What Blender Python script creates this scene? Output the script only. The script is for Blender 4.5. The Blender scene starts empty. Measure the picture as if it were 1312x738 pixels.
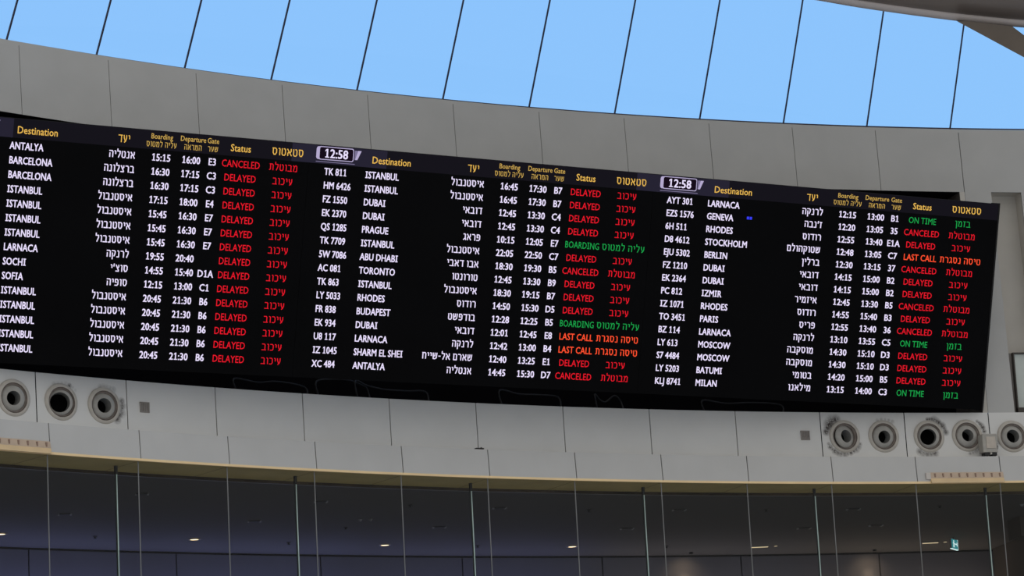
import bpy, math, random
from mathutils import Vector, Matrix
random.seed(7)
PI = math.pi
sc = bpy.context.scene
COL = sc.collection

# ------------------------------------------------------------------ camera
W_, H_ = 1312, 738
F_, PITCH, ROLL = 4047.54, 0.209745109, -0.052564502
CZ = 1.6                                     # eye height above the hall floor
cp, sp, cr, sr = math.cos(PITCH), math.sin(PITCH), math.cos(ROLL), math.sin(ROLL)
FW = Vector((0, cp, sp)); RT0 = Vector((1, 0, 0)); UP0 = Vector((0, -sp, cp))
RT = cr * RT0 + sr * UP0
UP = -sr * RT0 + cr * UP0
cam_d = bpy.data.cameras.new('camera'); cam = bpy.data.objects.new('camera', cam_d); COL.objects.link(cam)
cam_d.sensor_width = 36; cam_d.lens = F_ / W_ * 36; cam_d.clip_end = 500
m3 = Matrix((RT, UP, -FW)).transposed()
cam.matrix_world = Matrix.Translation((0, 0, CZ)) @ m3.to_4x4()
sc.camera = cam

# ------------------------------------------------------------------ world and exposure
sc.view_settings.view_transform = 'Standard'; sc.view_settings.look = 'None'
sc.view_settings.exposure = 0; sc.view_settings.gamma = 1; sc.view_settings.use_curve_mapping = False
wd = bpy.data.worlds.new('world'); sc.world = wd; wd.use_nodes = True
nt = wd.node_tree; nt.nodes.clear()
def wn(t, **k):
    n = nt.nodes.new(t)
    for a, b in k.items(): setattr(n, a, b)
    return n
tc = wn('ShaderNodeTexCoord'); sx = wn('ShaderNodeSeparateXYZ'); nt.links.new(tc.outputs['Generated'], sx.inputs[0])
# sky beyond the skylight: blue, a little paler towards the horizon
sky = wn('ShaderNodeValToRGB'); nt.links.new(sx.outputs['Z'], sky.inputs[0])
sky.color_ramp.elements[0].position = 0.10; sky.color_ramp.elements[0].color = (0.285, 0.60, 1.0, 1)
sky.color_ramp.elements[1].position = 0.45; sky.color_ramp.elements[1].color = (0.26, 0.53, 0.98, 1)
# rest of the hall behind the viewer: pale stone and white ceiling in daylight, brighter low down
hall = wn('ShaderNodeValToRGB'); nt.links.new(sx.outputs['Z'], hall.inputs[0])
mp = wn('ShaderNodeMapRange'); mp.inputs['From Min'].default_value = -1; nt.links.new(sx.outputs['Z'], mp.inputs['Value'])
nt.links.new(mp.outputs[0], hall.inputs[0])
HS = 1.0
hall.color_ramp.elements[0].position = 0.30; hall.color_ramp.elements[0].color = (HS, HS*0.97, HS*0.93, 1)
hall.color_ramp.elements[1].position = 0.75; hall.color_ramp.elements[1].color = (HS*0.6, HS*0.585, HS*0.56, 1)
mr = wn('ShaderNodeMapRange'); mr.inputs['From Min'].default_value = -0.05; mr.inputs['From Max'].default_value = 0.25
nt.links.new(sx.outputs['Y'], mr.inputs['Value'])
mz = wn('ShaderNodeMapRange'); mz.inputs['From Min'].default_value = -0.02; mz.inputs['From Max'].default_value = 0.05
nt.links.new(sx.outputs['Z'], mz.inputs['Value'])
mm = wn('ShaderNodeMath', operation='MULTIPLY'); nt.links.new(mr.outputs[0], mm.inputs[0]); nt.links.new(mz.outputs[0], mm.inputs[1])
mx = wn('ShaderNodeMixRGB'); nt.links.new(mm.outputs[0], mx.inputs[0]); nt.links.new(hall.outputs[0], mx.inputs[1]); nt.links.new(sky.outputs[0], mx.inputs[2])
bg = wn('ShaderNodeBackground'); nt.links.new(mx.outputs[0], bg.inputs[0]); bg.inputs[1].default_value = 1.0
ow = wn('ShaderNodeOutputWorld'); nt.links.new(bg.outputs[0], ow.inputs[0])

# ------------------------------------------------------------------ geometry of the round hall
CX, CY = 14.32817560639592, 13.754681691016193
PHI0, DPHI = -0.7274545713840379, 0.041856490470044534       # panel joints, one every 2.4 degrees
PH = [0.0110, 0.0097, 0.0026, -0.0099, -0.0180, -0.0175, -0.0043, 0.0062, 0.0151, 0.0102, 0.0024, -0.0076]
G_, U_, L_, M_, N_, S_ = ((30.4908, 11.1417), (30.2145, 11.0184), (30.0, 6.9977), (29.9569, 6.378), (29.7158, 6.347), (29.6797, 5.9767))
OFF = dict(G=0.0092, U=0.0082, L=0.0065, M=-0.0053, N=-0.0070, S=-0.0116)
Z_REC = 10.15                                 # top of the dark opening behind the board
R_GL, R_FIN, R_CH, R_BW = 29.745, 30.11, 30.52, 36.8   # gallery glass, fins behind it, ceiling channel, back wall
K0, K1 = -7, 21
def phk(k, o=0.0): return PHI0 + DPHI * (k + (PH[k] if 0 <= k < 12 else 0) + o)
def cyl(phi, r, z): return Vector((CX + r * math.sin(phi), CY + r * math.cos(phi), z + CZ))
def coner(z, a=U_, b=L_): return b[0] + (z - b[1]) / (a[1] - b[1]) * (a[0] - b[0])
def ray(x, y): return FW + RT * ((x - W_/2) / F_) + UP * ((H_/2 - y) / F_)
EYE = Vector((0, 0, CZ))
def at_z(x, y, z):                            # where a sight line meets the level z (above eye height)
    v = ray(x, y); return EYE + v * (z / v.z)
def at_cyl(x, y, r):
    v = ray(x, y); a = v.x**2 + v.y**2; b = -(v.x*CX + v.y*CY); c = CX*CX + CY*CY - r*r
    return EYE + v * ((-b + math.sqrt(b*b - a*c)) / a)
def at_cone(x, y, a, b):
    r = b[0]
    for _ in range(20):
        p = at_cyl(x, y, r); r = coner(p.z - CZ, a, b)
    return p
def phir(p): return math.atan2(p.x - CX, p.y - CY), math.hypot(p.x - CX, p.y - CY), p.z - CZ

# ------------------------------------------------------------------ materials
MATS = {}
def mat(name, col, rough=0.6, metal=0.0, noise=0.0, nscale=3.0, bump=0.0, emit=None, estr=1.0, spec=0.4):
    m = bpy.data.materials.new(name); m.use_nodes = True; n = m.node_tree
    b = n.nodes['Principled BSDF']; b.inputs['Base Color'].default_value = (*col, 1)
    b.inputs['Roughness'].default_value = rough; b.inputs['Metallic'].default_value = metal
    b.inputs['Specular IOR Level'].default_value = spec
    if noise or bump:
        t = n.nodes.new('ShaderNodeTexCoord'); nz = n.nodes.new('ShaderNodeTexNoise')
        nz.inputs['Scale'].default_value = nscale; nz.inputs['Detail'].default_value = 5
        n.links.new(t.outputs['Object'], nz.inputs['Vector'])
        if noise:
            r = n.nodes.new('ShaderNodeValToRGB')
            r.color_ramp.elements[0].position = 0.3; r.color_ramp.elements[1].position = 0.7
            r.color_ramp.elements[0].color = (*[c * (1 - noise) for c in col], 1)
            r.color_ramp.elements[1].color = (*[min(1, c * (1 + noise)) for c in col], 1)
            n.links.new(nz.outputs['Fac'], r.inputs[0]); n.links.new(r.outputs[0], b.inputs['Base Color'])
        if bump:
            bp = n.nodes.new('ShaderNodeBump'); bp.inputs['Strength'].default_value = bump
            n.links.new(nz.outputs['Fac'], bp.inputs['Height']); n.links.new(bp.outputs[0], b.inputs['Normal'])
    if emit:
        b.inputs['Emission Color'].default_value = (*emit, 1); b.inputs['Emission Strength'].default_value = estr
    MATS[name] = m
    return m
def led(name, col, s=1.0):
    m = bpy.data.materials.new(name); m.use_nodes = True; n = m.node_tree; n.nodes.clear()
    e = n.nodes.new('ShaderNodeEmission'); e.inputs[0].default_value = (*col, 1); e.inputs[1].default_value = s
    o = n.nodes.new('ShaderNodeOutputMaterial'); n.links.new(e.outputs[0], o.inputs[0]); MATS[name] = m
    return m
def glass(name, tint, gloss):
    m = bpy.data.materials.new(name); m.use_nodes = True; n = m.node_tree; n.nodes.clear()
    t = n.nodes.new('ShaderNodeBsdfTransparent'); t.inputs[0].default_value = (*tint, 1)
    g = n.nodes.new('ShaderNodeBsdfGlossy'); g.inputs['Roughness'].default_value = 0.02
    x = n.nodes.new('ShaderNodeMixShader'); x.inputs[0].default_value = gloss
    n.links.new(t.outputs[0], x.inputs[1]); n.links.new(g.outputs[0], x.inputs[2])
    o = n.nodes.new('ShaderNodeOutputMaterial'); n.links.new(x.outputs[0], o.inputs[0]); MATS[name] = m
    return m

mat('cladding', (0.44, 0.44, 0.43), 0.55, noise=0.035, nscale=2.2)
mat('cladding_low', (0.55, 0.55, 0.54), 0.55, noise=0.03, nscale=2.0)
mat('joint', (0.03, 0.03, 0.035), 0.9)
mat('void', (0.006, 0.005, 0.007), 0.9, spec=0.1)
mat('niche', (0.52, 0.495, 0.45), 0.7, noise=0.04)
mat('board_black', (0.0042, 0.0042, 0.0048), 0.7, noise=0.1, nscale=1.0, spec=0.03)
mat('board_body', (0.012, 0.012, 0.013), 0.6, spec=0.2)
mat('gold_edge_light', (0.97, 0.72, 0.40), 0.4, noise=0.06)
mat('soffit', (0.42, 0.33, 0.135), 0.6, noise=0.10, nscale=2.5)
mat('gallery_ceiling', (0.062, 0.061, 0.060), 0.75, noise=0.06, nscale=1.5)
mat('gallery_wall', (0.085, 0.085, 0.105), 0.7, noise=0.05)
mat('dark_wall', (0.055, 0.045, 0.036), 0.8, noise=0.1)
mat('dark_metal', (0.035, 0.033, 0.032), 0.45, 0.6)
mat('channel', (0.05, 0.038, 0.028), 0.3, 0.6, noise=0.7, nscale=1.3)
mat('mullion', (0.022, 0.016, 0.035), 0.5)
mat('seal', (0.21, 0.215, 0.215), 0.5)
mat('fin_core', (0.60, 0.76, 0.72), 0.25, noise=0.12, nscale=4)
mat('fin_edge', (0.03, 0.045, 0.045), 0.4)
mat('flange', (0.46, 0.43, 0.385), 0.45, noise=0.10, nscale=9)
mat('nozzle', (0.36, 0.35, 0.325), 0.4, noise=0.14, nscale=8)
mat('nozzle_rim', (0.20, 0.17, 0.15), 0.6, noise=0.25, nscale=14)
mat('duct', (0.006, 0.006, 0.006), 0.9, spec=0.1)
mat('duct_wall', (0.22, 0.22, 0.21), 0.5)
mat('grille', (0.27, 0.245, 0.225), 0.6, noise=0.08, nscale=20)
mat('grille_dark', (0.10, 0.09, 0.085), 0.7)
mat('tan', (0.58, 0.45, 0.34), 0.6, noise=0.10, nscale=7)  # tan tones carry the warm light bars on the fascia
mat('warm_light_pale', (0.76, 0.57, 0.33), 0.55, noise=0.07, nscale=5)
mat('warm_light_tick', (0.30, 0.20, 0.15), 0.7)
mat('white_plastic', (0.62, 0.58, 0.54), 0.5)
mat('beige_box', (0.40, 0.385, 0.35), 0.6, noise=0.10, nscale=12)
mat('beige_panel', (0.52, 0.47, 0.41), 0.6, noise=0.08, nscale=14)
mat('roof_metal', (0.15, 0.125, 0.11), 0.32, 0.0, noise=0.12, nscale=0.5, spec=0.9)
mat('roof_rim_light', (0.46, 0.42, 0.41), 0.35, 0.0, noise=0.05, nscale=1.0, spec=0.6)
mat('strut_metal', (0.105, 0.085, 0.068), 0.45, 0.0, noise=0.25, nscale=1.2)
mat('stone_floor', (0.55, 0.53, 0.50), 0.35, noise=0.06, nscale=0.6)
mat('cable', (0.02, 0.019, 0.021), 0.5)
mat('pane_white', (0.55, 0.60, 0.57), 0.3, noise=0.05)
mat('niche_side_shade', (0.23, 0.21, 0.195), 0.6)
mat('frame_dark', (0.05, 0.042, 0.036), 0.5)
mat('fixture_dark', (0.018, 0.018, 0.019), 0.6)
mat('fixture_pale', (0.20, 0.20, 0.21), 0.5)
led('led_white', (0.83, 0.75, 1.0), 1.0)
led('led_red', (0.84, 0.011, 0.026), 0.95)
led('led_green', (0.012, 0.36, 0.07), 0.95)
led('led_orange', (1.0, 0.082, 0.03), 1.0)
led('led_yellow', (0.88, 0.52, 0.10), 0.9)
led('led_yellow_dim', (0.66, 0.42, 0.10), 0.85)
led('led_header', (0.0080, 0.0072, 0.0110), 1.0)
led('led_header_glow', (0.019, 0.017, 0.032), 1.0)
led('led_clock_black', (0.008, 0.004, 0.010), 1.0)
led('led_lavender', (0.46, 0.40, 0.62), 1.0)
led('led_lavender_dim', (0.20, 0.17, 0.30), 1.0)
led('led_blue', (0.04, 0.05, 0.9), 1.0)
led('lamp_glow', (1.0, 0.72, 0.42), 3.0)
led('lamp_glow_soft', (0.85, 0.68, 0.42), 0.7)
led('sign_teal', (0.03, 0.20, 0.22), 1.0)
led('sign_white', (0.66, 0.86, 0.86), 1.0)
glass('skylight_glass', (0.985, 0.99, 1.0), 0.015)
glass('gallery_glass', (0.93, 0.95, 0.94), 0.012)

# soot and dirt around the air nozzles: blotches of their own shape on the cladding row
def add_soot(m, spots):
    n = m.node_tree; b = n.nodes['Principled BSDF']; src = b.inputs['Base Color'].links[0].from_socket
    t = n.nodes.new('ShaderNodeTexCoord'); nz = n.nodes.new('ShaderNodeTexNoise'); nz.inputs['Scale'].default_value = 48; nz.inputs['Detail'].default_value = 3
    n.links.new(t.outputs['Object'], nz.inputs['Vector'])
    acc = None
    for p, rad, s in spots:
        d = n.nodes.new('ShaderNodeVectorMath'); d.operation = 'DISTANCE'; d.inputs[1].default_value = p
        n.links.new(t.outputs['Object'], d.inputs[0])
        r = n.nodes.new('ShaderNodeMapRange'); r.inputs['From Min'].default_value = rad; r.inputs['From Max'].default_value = rad * 0.15
        r.inputs['To Max'].default_value = s
        n.links.new(d.outputs['Value'], r.inputs['Value'])
        if acc is None: acc = r.outputs[0]
        else:
            a = n.nodes.new('ShaderNodeMath'); a.operation = 'MAXIMUM'; n.links.new(acc, a.inputs[0]); n.links.new(r.outputs[0], a.inputs[1]); acc = a.outputs[0]
    k = n.nodes.new('ShaderNodeMapRange'); k.inputs['From Min'].default_value = 0.15; k.inputs['From Max'].default_value = 0.50
    n.links.new(nz.outputs['Fac'], k.inputs['Value'])
    mu = n.nodes.new('ShaderNodeMath'); mu.operation = 'MULTIPLY'; n.links.new(acc, mu.inputs[0]); n.links.new(k.outputs[0], mu.inputs[1])
    mixn = n.nodes.new('ShaderNodeMixRGB'); n.links.new(mu.outputs[0], mixn.inputs[0]); n.links.new(src, mixn.inputs[1]); mixn.inputs[2].default_value = (0.045, 0.035, 0.03, 1)
    n.links.new(mixn.outputs[0], b.inputs['Base Color'])
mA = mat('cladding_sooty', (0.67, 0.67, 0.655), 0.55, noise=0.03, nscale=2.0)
def arc(cx, cy, rad, a0, a1, n, r, st):
    n = n*2 - 1; rad += 1.8
    return [(cx + rad*math.cos(math.radians(a0 + (a1-a0)*q/(n-1))), cy - rad*math.sin(math.radians(a0 + (a1-a0)*q/(n-1))), r*random.uniform(.6, 1.35), st*random.uniform(.75, 1.1)) for q in range(n)]
SOOT = (arc(1082, 559.5, 22.5, 118, 165, 3, .11, 1.2) + arc(1082, 559.5, 20.5, 205, 335, 7, .055, .9) + arc(1190, 559.5, 20.5, 15, 95, 6, .055, 1.0) + arc(1190, 559.5, 20.5, 240, 290, 3, .06, .8)
        + arc(1239, 558.5, 21, 15, 55, 4, .045, 1.0) + arc(1239, 558.5, 21, 280, 320, 3, .05, .6) + arc(133, 520, 22, -45, 15, 5, .06, .9) + arc(133, 520, 22.5, 60, 100, 3, .04, .4)
        + [(89, 494, .04, 1.0), (1281, 566, .06, .9), (1066, 541, .09, .8)] + arc(1132, 559.5, 20.5, 60, 110, 3, .045, .45) + arc(78, 515.5, 22.5, 40, 110, 4, .04, .3))
add_soot(mA, [(tuple(at_cone(x, y, L_, M_)), r, s) for x, y, r, s in SOOT])

# ------------------------------------------------------------------ mesh building helpers
class MB:
    def __init__(s): s.v = []; s.f = []; s.m = []; s.mats = []
    def mi(s, m):
        if m not in s.mats: s.mats.append(m)
        return s.mats.index(m)
    def face(s, pts, m):
        i = len(s.v); s.v += [Vector(p) for p in pts]; s.f.append(tuple(range(i, i + len(pts)))); s.m.append(s.mi(m))
    def hexa(s, p, m):                       # p: 8 corners, bottom 4 then top 4
        i = len(s.v); s.v += [Vector(q) for q in p]; k = s.mi(m)
        for f in ((0,3,2,1), (4,5,6,7), (0,1,5,4), (1,2,6,5), (2,3,7,6), (3,0,4,7)):
            s.f.append(tuple(i + j for j in f)); s.m.append(k)
    def box(s, c, ex, ey, ez, m):            # centre and three half-axis vectors
        c = Vector(c); ex, ey, ez = Vector(ex), Vector(ey), Vector(ez)
        s.hexa([c-ex-ey-ez, c+ex-ey-ez, c+ex+ey-ez, c-ex+ey-ez, c-ex-ey+ez, c+ex-ey+ez, c+ex+ey+ez, c-ex+ey+ez], m)
    def sweep(s, rings, m, closed=True, cap=False):   # list of rings of points
        i = len(s.v); n = len(rings[0]); k = s.mi(m)
        for r in rings: s.v += [Vector(p) for p in r]
        for a in range(len(rings) - 1):
            for b in range(n if closed else n - 1):
                c = (b + 1) % n
                s.f.append((i+a*n+b, i+a*n+c, i+(a+1)*n+c, i+(a+1)*n+b)); s.m.append(k)
        if cap:
            s.f.append(tuple(i + b for b in range(n))[::-1]); s.m.append(k)
            s.f.append(tuple(i + (len(rings)-1)*n + b for b in range(n))); s.m.append(k)
    def tube(s, path, r, m, n=8, cap=True):
        rings = []
        for j, p in enumerate(path):
            p = Vector(p); t = (Vector(path[min(j+1, len(path)-1)]) - Vector(path[max(j-1, 0)])).normalized()
            a = t.cross(Vector((0, 0, 1)));
            if a.length < 1e-3: a = t.cross(Vector((0, 1, 0)))
            a.normalize(); b = a.cross(t)
            rr = r[j] if isinstance(r, (list, tuple)) else r
            rings.append([p + (a*math.cos(2*PI*q/n) + b*math.sin(2*PI*q/n)) * rr for q in range(n)])
        s.sweep(rings, m, True, cap)
    def lathe(s, o, axis, prof, m, n=40):    # prof: (radius, along axis)
        axis = Vector(axis).normalized(); a = axis.cross(Vector((0, 0, 1))).normalized(); b = a.cross(axis); o = Vector(o)
        s.sweep([[o + axis*h + (a*math.cos(2*PI*q/n) + b*math.sin(2*PI*q/n)) * max(r, 1e-4) for q in range(n)] for r, h in prof], m)
    def disc(s, o, axis, r, m, n=24):
        axis = Vector(axis).normalized(); a = axis.cross(Vector((0, 0, 1)))
        if a.length < 1e-3: a = Vector((1, 0, 0))
        a.normalize(); b = a.cross(axis); o = Vector(o)
        s.face([o + (a*math.cos(2*PI*q/n) + b*math.sin(2*PI*q/n)) * r for q in range(n)], m)
    def build(s, name, parent=None, smooth=False, bevel=0, origin=None):
        base = Vector((0, 0, 0)); q = parent
        while q is not None: base += q.location; q = q.parent
        o_loc = Vector((0, 0, 0))
        if origin is not None: o_loc = Vector(origin) - base
        me = bpy.data.meshes.new(name)
        me.from_pydata([tuple(p - base - o_loc) for p in s.v], [], s.f)
        for m in s.mats: me.materials.append(MATS[m])
        me.polygons.foreach_set('material_index', s.m)
        if smooth: me.polygons.foreach_set('use_smooth', [True] * len(me.polygons))
        me.update()
        o = bpy.data.objects.new(name, me); COL.objects.link(o); o.location = o_loc
        if parent is not None: o.parent = parent
        if bevel:
            b = o.modifiers.new('bevel', 'BEVEL'); b.width = bevel; b.segments = 2; b.limit_method = 'ANGLE'
        return o
def thing(name, label, cat, loc, group=None):
    o = bpy.data.objects.new(name, None); COL.objects.link(o); o.location = loc; o.empty_display_size = 0.1
    o['label'] = label; o['category'] = cat
    if group: o['group'] = group
    return o
def tag(o, label, cat, group=None):
    o['label'] = label; o['category'] = cat
    if group: o['group'] = group
    return o
def struct(o, label=None, cat=None):
    o['kind'] = 'structure'
    if label: o['label'] = label
    if cat: o['category'] = cat
    return o

GAP = 0.0065 / 30
def panel(mb, p0, p1, a, b, m, g0=GAP, g1=GAP, gz=0.0, th=0.03, oa=0.0, ob=0.0, n=4):
    """one cladding panel between joint angles p0..p1, from ring a (top) to ring b (bottom)"""
    fr, bk = [], []
    for j in range(n + 1):
        t = j / n
        pa = p0 + g0 + (p1 - g1 - p0 - g0) * t
        fr.append((cyl(pa + oa, a[0], a[1] - gz), cyl(pa + ob, b[0], b[1] + gz)))
        bk.append((cyl(pa + oa, a[0] + th, a[1] - gz), cyl(pa + ob, b[0] + th, b[1] + gz)))
    for j in range(n):
        mb.face([fr[j][0], fr[j][1], fr[j+1][1], fr[j+1][0]], m)
        mb.face([fr[j][0], fr[j+1][0], bk[j+1][0], bk[j][0]], m)
        mb.face([fr[j][1], bk[j][1], bk[j+1][1], fr[j+1][1]], m)
    mb.face([fr[0][0], bk[0][0], bk[0][1], fr[0][1]], m); mb.face([fr[n][0], fr[n][1], bk[n][1], bk[n][0]], m)
def band(mb, p0, p1, a, b, m, n=60):
    for j in range(n):
        u, v = p0 + (p1-p0)*j/n, p0 + (p1-p0)*(j+1)/n
        mb.face([cyl(u, *a), cyl(u, *b), cyl(v, *b), cyl(v, *a)], m)
PA, PB = phk(K0), phk(K1)
NOZ_XY = [(17, 510), (78, 515.5), (133, 520), (1082, 559.5), (1132, 559.5), (1190, 559.5), (1239, 558.5), (1297, 559.5)]

# ------------------------------------------------------------------ floor and base wall (below the picture)
mb = MB(); n = 96
mb.face([Vector((CX + 38*math.cos(2*PI*k/n), CY + 38*math.sin(2*PI*k/n), 0)) for k in range(n)], 'stone_floor')
struct(mb.build('floor'))
ZG = 2.6                                        # gallery floor level, relative to the eye
mb = MB(); band(mb, PA, PB, (29.70, ZG), (29.70, -CZ), 'cladding_low'); band(mb, PA, PB, (36.9, ZG), (29.70, ZG), 'stone_floor')
band(mb, PA, PB, (29.70, ZG), (29.70, ZG-0.3), 'cladding_low')
struct(mb.build('floor_gallery'))

# ------------------------------------------------------------------ upper wall with the opening behind the board and the niche
P_R0, P_R1 = phk(-1), phk(11, OFF['U']) - .0025         # dark opening from joint to joint
NP0, NP1 = math.radians(-14.543), math.radians(-13.69)
RZ = (coner(Z_REC), Z_REC)
mb = MB()
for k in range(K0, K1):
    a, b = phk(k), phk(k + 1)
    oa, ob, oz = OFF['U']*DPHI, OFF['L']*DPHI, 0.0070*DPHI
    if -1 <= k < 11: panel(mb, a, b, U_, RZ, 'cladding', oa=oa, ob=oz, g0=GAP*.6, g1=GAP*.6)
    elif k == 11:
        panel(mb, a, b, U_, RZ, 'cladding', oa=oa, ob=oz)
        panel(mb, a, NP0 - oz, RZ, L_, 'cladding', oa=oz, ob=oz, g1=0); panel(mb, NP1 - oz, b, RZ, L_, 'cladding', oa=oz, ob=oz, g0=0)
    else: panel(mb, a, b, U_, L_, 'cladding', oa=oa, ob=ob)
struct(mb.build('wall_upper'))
mb = MB(); band(mb, P_R1, phk(11, OFF['U']), RZ, L_, 'niche', 2)          # plain reveal at the right end of the opening
struct(mb.build('trim_4'))
mb = MB()                                       # dark backing in the joints
band(mb, PA, PB, (U_[0]+.03, U_[1]), (RZ[0]+.03, RZ[1]), 'joint'); band(mb, PA, P_R0, (RZ[0]+.03, RZ[1]), (L_[0]+.03, L_[1]), 'joint', 10)
band(mb, phk(11, OFF['U']), NP0, (RZ[0]+.03, RZ[1]), (L_[0]+.03, L_[1]), 'joint', 3); band(mb, NP1, PB, (RZ[0]+.03, RZ[1]), (L_[0]+.03, L_[1]), 'joint', 16)
struct(mb.build('wall_upper_backing'))
mb = MB()                                       # the recess itself
DR = 0.9
band(mb, P_R0, P_R1, (30.0+DR, Z_REC), (30.0+DR, L_[1]), 'void'); band(mb, P_R0, P_R1, RZ, (30.0+DR, Z_REC), 'void'); band(mb, P_R0, P_R1, (30.0+DR, L_[1]-.001), (L_[0]+.03, L_[1]-.001), 'void')
for p in (P_R0, P_R1):
    mb.face([cyl(p, RZ[0], Z_REC), cyl(p, 30+DR, Z_REC), cyl(p, 30+DR, L_[1]), cyl(p, L_[0], L_[1])], 'grille_dark')
struct(mb.build('wall_recess'))
mb = MB(); ND = 0.22                            # niche at the right
band(mb, NP0, NP1, (RZ[0]+ND, Z_REC), (L_[0]+ND, L_[1]), 'niche', 4); band(mb, NP0, NP1, RZ, (RZ[0]+ND, Z_REC), 'niche', 4); band(mb, NP0, NP1, (L_[0]+ND, L_[1]), L_, 'niche', 4)
for p in (NP0, NP1): mb.face([cyl(p, *RZ), cyl(p, RZ[0]+ND, Z_REC), cyl(p, L_[0]+ND, L_[1]), cyl(p, *L_)], 'niche')
struct(mb.build('wall_niche'))
# coping between wall and skylight
ZT = 11.066
mb = MB(); band(mb, PA, PB, (U_[0]+.003, ZT), (U_[0], U_[1]), 'cladding', 120); band(mb, PA, PB, (G_[0]+.3, ZT), (U_[0]+.003, ZT), 'cladding', 120)
struct(mb.build('trim_1'))

# ------------------------------------------------------------------ the two lower cladding rows, lamp-gold edge and soffit
mb = MB()
oL, oM = OFF['L']*DPHI, OFF['M']*DPHI
def wallpt(phi, z):                              # a point on the middle row, phi counted along its top edge
    t = (L_[1] - z) / (L_[1] - M_[1])
    return cyl(phi + oL + (oM - oL) * t, L_[0] + (M_[0] - L_[0]) * t, z)
def pierced(mb, a, b, holes, m, rad=.182):
    a += GAP; b -= GAP; hs = []
    for P in holes:
        ph, r, z = phir(P); t = (L_[1] - z) / (L_[1] - M_[1]); hs.append((ph - oL - (oM - oL) * t, z))
    hs.sort(); cuts = [a] + [(p[0] + q[0]) / 2 for p, q in zip(hs, hs[1:])] + [b]
    for (hp, hz), u0, u1 in zip(hs, cuts, cuts[1:]):
        z0, z1 = M_[1], L_[1]; angs = sorted(set([2*PI*q/48 for q in range(48)] + [math.atan2(dz, (du - hp)*30) % (2*PI) for du in (u0, u1) for dz in (z0 - hz, z1 - hz)]))
        ring, rim = [], []
        for an in angs:
            c, s_ = math.cos(an), math.sin(an)
            ring.append(wallpt(hp + rad*c/30, hz + rad*s_))
            ts = []
            if abs(c) > 1e-9: ts.append((((u1 if c > 0 else u0) - hp)*30) / c)
            if abs(s_) > 1e-9: ts.append(((z1 if s_ > 0 else z0) - hz) / s_)
            tt = min(ts); rim.append(wallpt(hp + tt*c/30, hz + tt*s_))
        for j in range(len(angs)):
            q = (j + 1) % len(angs); mb.face([ring[j], rim[j], rim[q], ring[q]], m)
            mb.face([ring[q], cyl(phir(ring[q])[0], phir(ring[q])[1]+.03, phir(ring[q])[2]), cyl(phir(ring[j])[0], phir(ring[j])[1]+.03, phir(ring[j])[2]), ring[j]], m)
HP = [at_cone(x, y, L_, M_) for x, y in NOZ_XY]
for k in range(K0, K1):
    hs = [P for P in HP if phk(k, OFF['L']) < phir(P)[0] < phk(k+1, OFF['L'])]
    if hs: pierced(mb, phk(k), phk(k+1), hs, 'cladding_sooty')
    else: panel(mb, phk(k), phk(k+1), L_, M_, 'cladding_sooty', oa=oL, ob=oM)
for k in range(K0, K1 + 1):
    p = phk(k); w = .05/30
    mb.face([cyl(p-w+oL, L_[0]+.03, L_[1]-.002), cyl(p-w+oM, M_[0]+.03, M_[1]), cyl(p+w+oM, M_[0]+.03, M_[1]), cyl(p+w+oL, L_[0]+.03, L_[1]-.002)], 'joint')
band(mb, PA, PB, (L_[0]+.45, L_[1]-.002), (M_[0]+.45, M_[1]), 'void', 120)
band(mb, PA, PB, (L_[0]+.45, M_[1]), (M_[0]+.02, M_[1]), 'void', 120)
struct(mb.build('wall_middle'))
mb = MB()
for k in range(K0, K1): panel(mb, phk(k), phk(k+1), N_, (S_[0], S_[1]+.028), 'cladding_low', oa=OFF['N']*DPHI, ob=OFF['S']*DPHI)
band(mb, PA, PB, (M_[0]+.05, M_[1]), N_, 'cladding_low', 120)
band(mb, PA, PB, (N_[0]+.03, N_[1]-.004), (S_[0]+.03, S_[1]), 'joint', 120)
struct(mb.build('wall_lower'))
mb = MB()
for k in range(K0, K1): panel(mb, phk(k), phk(k+1), (S_[0]-.002, S_[1]+.028), (S_[0]-.002, S_[1]), 'gold_edge_light', oa=OFF['S']*DPHI, ob=OFF['S']*DPHI, g0=0, g1=0, th=.04)  # LED glow along the edge, put into the gold base colour
struct(mb.build('trim_2'))
mb = MB()
for k in range(K0, K1):
    a, b = phk(k, OFF['S']) + GAP*.7, phk(k+1, OFF['S']) - GAP*.7
    for j in range(4):
        u, v = a + (b-a)*j/4, a + (b-a)*(j+1)/4
        mb.face([cyl(u, S_[0]+.035, S_[1]+.004), cyl(v, S_[0]+.035, S_[1]+.004), cyl(v, R_CH, S_[1]+.004), cyl(u, R_CH, S_[1]+.004)], 'soffit')
band(mb, PA, PB, (R_CH+.2, S_[1]+.02), (S_[0]+.03, S_[1]+.02), 'joint', 100)
struct(mb.build('ceiling_soffit'))

# ------------------------------------------------------------------ gallery behind glass
ZC = S_[1] + 0.01
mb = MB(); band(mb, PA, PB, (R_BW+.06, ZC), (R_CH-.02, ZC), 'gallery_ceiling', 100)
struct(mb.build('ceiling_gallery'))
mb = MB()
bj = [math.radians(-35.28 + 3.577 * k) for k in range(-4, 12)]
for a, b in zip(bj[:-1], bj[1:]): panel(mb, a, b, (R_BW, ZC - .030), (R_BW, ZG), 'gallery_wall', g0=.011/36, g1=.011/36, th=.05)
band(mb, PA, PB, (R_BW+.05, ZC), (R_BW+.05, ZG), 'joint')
struct(mb.build('wall_gallery'))
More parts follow.
